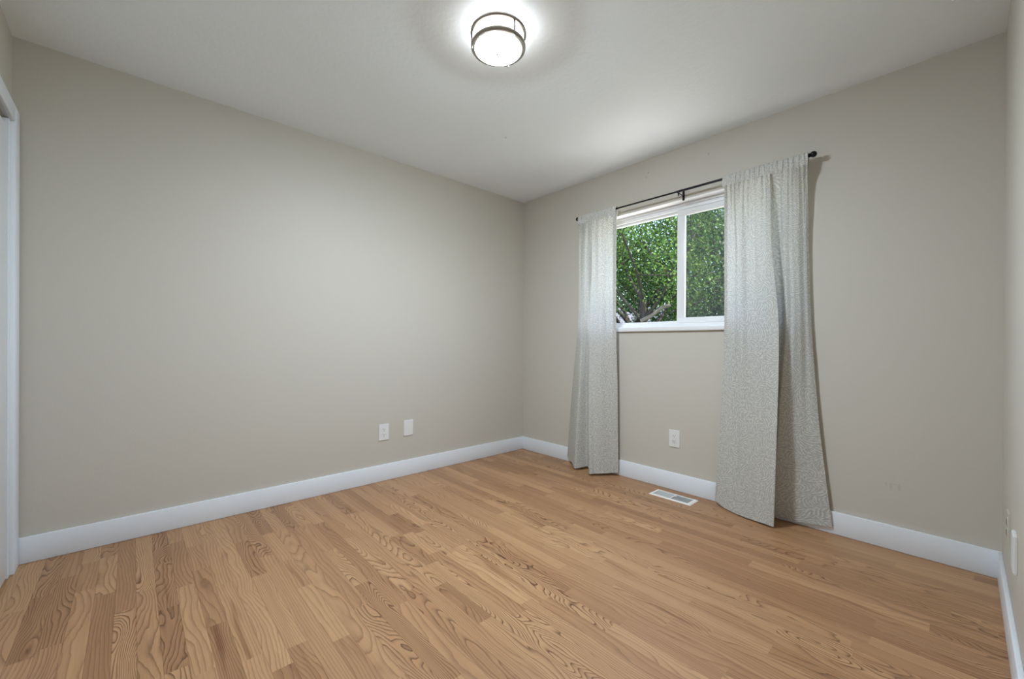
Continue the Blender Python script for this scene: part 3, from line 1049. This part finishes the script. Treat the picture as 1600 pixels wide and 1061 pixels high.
t1 = tree('leafy_tree', 'bright green tree with a dark forked trunk in the left window pane', (5.2, 1.74, GZ), 6.4, 0.085, 0.85, M_leaf_bright, 22000, 0.058, 4, trunk_frac=0.42, clump=0.28)
bm = bmesh.new()
tube(bm, [(0.0, 0.0, 2.25), (0.05, -0.22, 2.36), (0.08, -0.45, 2.52), (0.1, -0.6, 2.56)], [0.045, 0.042, 0.04, 0.036], 10)
obj('cut_limb', bm, M_deadwood, t1, smooth=True)['label'] = 'pale cut limb low on the trunk'
t2 = tree('tree_with_bare_twigs', 'grey green tree with bare drooping twigs in the right window pane', (7.6, 0.35, GZ), 6.6, 0.11, 0.9, M_leaf_dark, 15000, 0.062, 21, trunk_frac=0.33, clump=0.42)
rnd = random.Random(5)
bm = bmesh.new()
for k in range(16):
    a0 = Vector((-0.9 + rnd.uniform(-0.3, 0.3), rnd.uniform(-0.4, 1.3), rnd.uniform(3.0, 3.9)))
    pts = [a0]
    for q in range(6):
        pts.append(pts[-1] + Vector((rnd.uniform(-0.08, 0.04), rnd.uniform(-0.16, 0.20), -0.16 * rnd.uniform(0.5, 1.3) + 0.03 * (3 - q))))
    tube(bm, pts, [0.014 - 0.0017 * i for i in range(7)], 5)
obj('bare_twigs', bm, M_deadwood, t2, smooth=True)['label'] = 'pale leafless hanging twigs'
BACK = 'trees behind the garden'
tree('cool_green_tree', 'bluish green tree filling the upper left of the left pane', (8.6, 4.1, GZ), 7.5, 0.14, 0.95, M_leaf_blue, 24000, 0.08, 33, trunk_frac=0.30, clump=0.45)
tree('tall_back_tree', 'mid green tree behind the window mullion', (11.5, 3.4, GZ), 8.2, 0.16, 0.85, M_leaf_mid, 22000, 0.11, 47, trunk_frac=0.28, clump=0.5)
tree('far_dark_tree', 'dark green tree low behind the bare twigs at the right', (12.5, 1.2, GZ), 6.2, 0.15, 1.0, M_leaf_dark, 26000, 0.12, 58, trunk_frac=0.25, clump=0.5)
tree('far_left_tree', 'pale green tree far back behind the shed at the left edge of the glass', (20.0, 13.2, GZ), 7.5, 0.16, 0.95, M_leaf_blue, 12000, 0.13, 63, trunk_frac=0.3, clump=0.5)
bush('low_bush', 'dark green rounded bush below the trunk in the left pane', (6.2, 1.45, GZ), (0.75, 0.85, 1.32), M_leaf_mid, 10000, 0.07, 71)
for k, (hx, hy) in enumerate(((22.5, 4.0), (23.0, 9.6), (24.5, 15.0), (21.5, -1.2))):
    bush('hedge_shrub', ('tall far hedge shrub behind the mullion', 'tall far hedge shrub behind the forked trunk', 'tall far hedge shrub at the left edge of the glass behind the shed', 'tall far hedge shrub at the right end of the far hedge')[k],
         (hx, hy, GZ), (1.8, 2.9, 2.5), M_leaf_mid if k % 2 else M_leaf_dark, 13000, 0.17, 90 + k, 'hedge far behind the trees')
bush('hedge_bush', 'dark bush at the bottom of the right pane', (7.6, 0.2, GZ), (0.9, 1.3, 1.5), M_leaf_dark, 15000, 0.08, 75)

def shed():
    R = empty('garden_shed', (15.0, 8.1, GZ), 0.25)
    tag(R, 'pale grey shed roof low at the left edge of the glass', 'shed')
    boxobj('wall', (-1.8, -1.6, 0), (1.8, 1.6, 2.2), M_siding, R)
    bm = bmesh.new()
    v = [bm.verts.new(p) for p in ((-2.1, -1.9, 2.1), (2.1, -1.9, 2.1), (2.1, 1.9, 2.1), (-2.1, 1.9, 2.1), (0, -1.9, 3.55), (0, 1.9, 3.55))]
    for f in ((0, 3, 5, 4), (1, 4, 5, 2), (0, 4, 1), (3, 2, 5), (0, 1, 2, 3)):
        bm.faces.new([v[i] for i in f])
    obj('roof', bm, M_roof, R)
    boxobj('door', (-1.83, -0.5, 0.02), (-1.8, 0.5, 1.95), M_trim, R)
shed()
